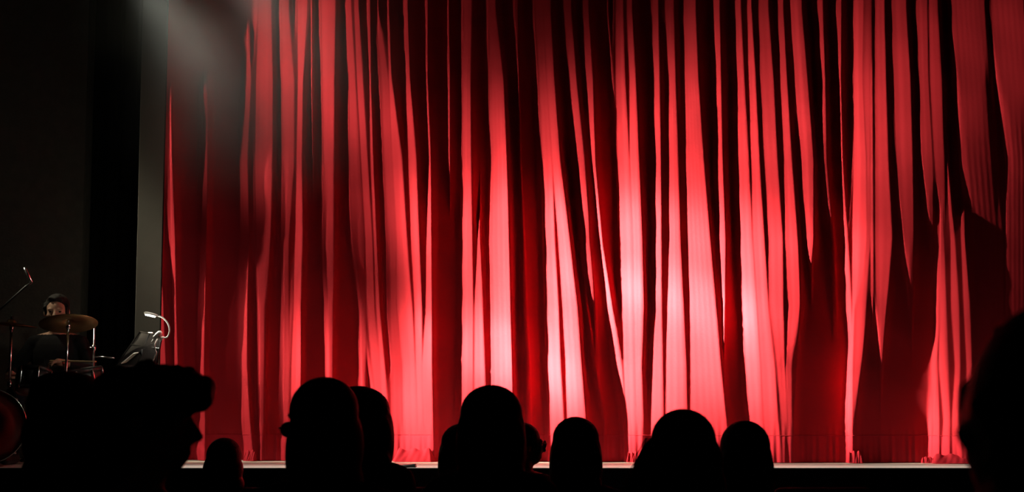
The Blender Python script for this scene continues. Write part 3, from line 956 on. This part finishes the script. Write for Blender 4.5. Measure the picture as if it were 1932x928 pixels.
# boom microphone
ma, mb_ = pix(46, 504, 10.2), pix(60, 533, 10.2)
r = MB().tube([ma, ma.lerp(mb_, .15), ma.lerp(mb_, .2), mb_], [.006, .0095, .0095, .008], 12)
mo = r.build('microphone', M['chrome']); tag(mo, 'slim silver pencil microphone on a boom above the drums', 'microphone')
mst = empty('microphone_stand', (pix(-130, 700, 10.25).x, 10.25, STAGE_Z)); tag(mst, 'black boom stand reaching in from the left above the drums', 'microphone stand')
MS = Vector(mst.location)
el_ = pix(-130, 700, 10.25) - MS
MB().tube([(0, 0, .03), (0, 0, el_.z)], .010, 10).build('pole', M['blackmetal'], mst)
MB().tube([el_ - (mb_ - MS - el_) * .25, el_, pix(49, 540, 10.2) - MS, mb_ - MS], .0075, 10).build('boom_arm', M['blackmetal'], mst)
MB().ell(el_, (.022, .022, .022)).build('clamp', M['blackmetal'], mst)
MB().lathe([(.001, .028), (.05, .028), (.13, .010), (.13, 0), (.001, 0)], (0, 0, 0), None, 32).build('base', M['blackmetal'], mst)

# ------------------------------------------------------------------ music stand with clip lamp
BL, TL = pix(221, 691, 10.35), pix(266, 627, 10.38)
TR_, BR = pix(307, 634, 10.02), pix(296, 700, 9.98)
root = empty('music_stand', (pix(268, 860, 10.15).x, 10.15, STAGE_Z)); tag(root, 'black folding music stand turned away beside the curtain edge', 'music stand')
R0 = Vector(root.location)
def quad_slab(c, thick, name, m, parent, off=R0):
    c = [Vector(p) - off for p in c]
    nrm = (c[1] - c[0]).cross(c[3] - c[0]).normalized() * thick
    k = MB(); k.add([p for p in c] + [p + nrm for p in c], [(0, 1, 2, 3), (7, 6, 5, 4), (0, 4, 5, 1), (1, 5, 6, 2), (2, 6, 7, 3), (3, 7, 4, 0)])
    return k.build(name, m, parent, False)
dk = quad_slab([BL, BR, TR_, TL], .006, 'desk', M['desk'], root)
nd_ = ((BR - BL).cross(TL - BL)).normalized()
if nd_.y > 0: nd_ = -nd_
fr = lambda a, b, r_, nm, m: MB().tube([Vector(a) + nd_ * .010 - R0, Vector(b) + nd_ * .010 - R0], r_, 8).build(nm, m, dk)
fr(BL, BR, .006, 'bottom_lip', M['desk']); fr(TL, TR_, .004, 'frame_bar', M['desk']); fr(BL, TL, .004, 'frame_bar', M['desk']); fr(BR, TR_, .004, 'frame_bar', M['desk'])
mid = (BL + BR + TL + TR_) / 4
fr(BL.lerp(TL, .62), BR.lerp(TR_, .62), .003, 'frame_bar', M['chrome']); fr(BL.lerp(BR, .5), TL.lerp(TR_, .45), .004, 'frame_bar', M['blackmetal']); fr(BL.lerp(BR, .12), mid.lerp(TR_, .3), .003, 'frame_bar', M['blackmetal'])
MB().tube([mid + nd_ * .02 - R0, Vector((0, 0, mid.z - R0.z - .06)), (0, 0, .05)], .010, 10).build('pole', M['blackmetal'], root)
tripod(root, (0, 0, 0), .26, .24, M['blackmetal'], .8)
# sheet music: its lit edge shows past the desk
p0, p1 = pix(229, 686, 10.08), pix(252, 667, 10.08)
e_ = Vector((.05, .12, -.01))
sm = quad_slab([p0, p1, p1 + e_ * .4 + Vector((0, 0, .012)), p0 + e_ * .4 + Vector((0, 0, .012))], .004, 'sheet_music', M['paper'], None, Vector((0, 0, 0)))
tag(sm, 'pale edge of sheet music catching light on the black stand', 'paper')
# clip lamp
cl = empty('clip_lamp', pix(298, 634, 10.02)); tag(cl, 'white gooseneck clip lamp glowing on the music stand', 'lamp')
L0 = Vector(cl.location)
q = lambda u, v, Y=10.02: pix(u, v, Y) - L0
def crv(pts, n=24):
    pts = [Vector(p) for p in pts]
    out = []
    m = len(pts)
    for i in range(m - 1):
        a, b, c, d = pts[max(i - 1, 0)], pts[i], pts[i + 1], pts[min(i + 2, m - 1)]
        for k in range(n // (m - 1) + 1):
            t = k / (n // (m - 1) + 1)
            out.append(.5 * ((2 * b) + (c - a) * t + (2 * a - 5 * b + 4 * c - d) * t * t + (-a + 3 * b - 3 * c + d) * t ** 3))
    out.append(pts[-1])
    return out
MB().tube(crv([q(303, 633), q(310, 637), q(316, 635), q(320, 624), q(317, 611), q(308, 600), q(299, 596)], 36), .0048, 10).build('gooseneck', M['whiteplastic'], cl)
hd_ = MB()
ha, hb = q(272, 589.5), q(300, 596)
ax = (hb - ha).normalized()
hd_.tube([ha + (hb - ha) * t for t in (0, .06, .2, .5, .8, 1)], [.004, .012, .016, .0165, .012, .005], 14)
for i, p in enumerate(hd_.v):                      # flatten the head
    p = Vector(p); c = ha + ax * (p - ha).dot(ax); d = p - c
    hd_.v[i] = tuple(c + Vector((d.x, d.y * 1.3, d.z * .62)))
hd_.build('lamp_head', M['whiteplastic'], cl)
led = MB()
up_ = Vector((-ax.z, 0, ax.x)); up_ = up_ if up_.z > 0 else -up_
led.box((ha + hb) / 2 - up_ * .0112 - ax * .006, ((hb - ha).length * .62, .030, .008), Matrix(((ax.x, 0, up_.x), (ax.y, 1, up_.y), (ax.z, 0, up_.z))))
led.build('led_panel', M['led'], cl, False, .002)
k = MB(); k.limb(q(292, 636, 9.98), .013, q(301, 629, 9.98), .018, 10); k.limb(q(297, 634, 9.98), .014, q(288, 645, 9.98), .010, 10); k.limb(q(296, 631, 9.98), .012, q(304, 638, 9.98), .014, 10)
k.build('clip', M['whiteplastic'], cl)
MB().limb(q(281, 628), .006, q(287, 628.5), .006, 8).build('clip_tip', M['whiteplastic'], cl)
MB().tube(crv([q(297, 640, 9.95), q(292, 650, 9.93), q(293, 660, 9.93), q(295, 666, 9.93), q(290, 678, 9.93), q(288, 690, 9.93)], 24), .0038, 8).build('cable', M['whiteplastic'], cl)
# the lamp's own light
ld = bpy.data.lights.new('clip_lamp_light', 'POINT'); ld.energy = 2.0; ld.color = (1, .93, .78); ld.shadow_soft_size = .012
lo = bpy.data.objects.new('clip_lamp_light', ld); COL.objects.link(lo)
lo.location = L0 + (ha + hb) / 2 - up_ * .034 - ax * .012

# small flat black wedge, unidentified, lying on the stage edge
w0, w1 = pix(738, 873, EDGE_Y + .03), pix(785, 871, EDGE_Y + .03)
k = MB(); k.add([(w0.x, EDGE_Y + .005, STAGE_Z), (w1.x, EDGE_Y + .005, STAGE_Z), (w1.x, EDGE_Y + .12, STAGE_Z), (w0.x, EDGE_Y + .12, STAGE_Z),
                 (w0.x, EDGE_Y + .012, STAGE_Z + .008), (w1.x - .005, EDGE_Y + .012, STAGE_Z + .022), (w1.x - .005, EDGE_Y + .11, STAGE_Z + .022), (w0.x, EDGE_Y + .11, STAGE_Z + .008)],
                [(3, 2, 1, 0), (4, 5, 6, 7), (0, 1, 5, 4), (1, 2, 6, 5), (2, 3, 7, 6), (3, 0, 4, 7)])
tag(k.build('stage_edge_wedge', M['blackmetal'], None, False, .003), 'small flat black wedge lying on the pale stage edge', 'microphone')
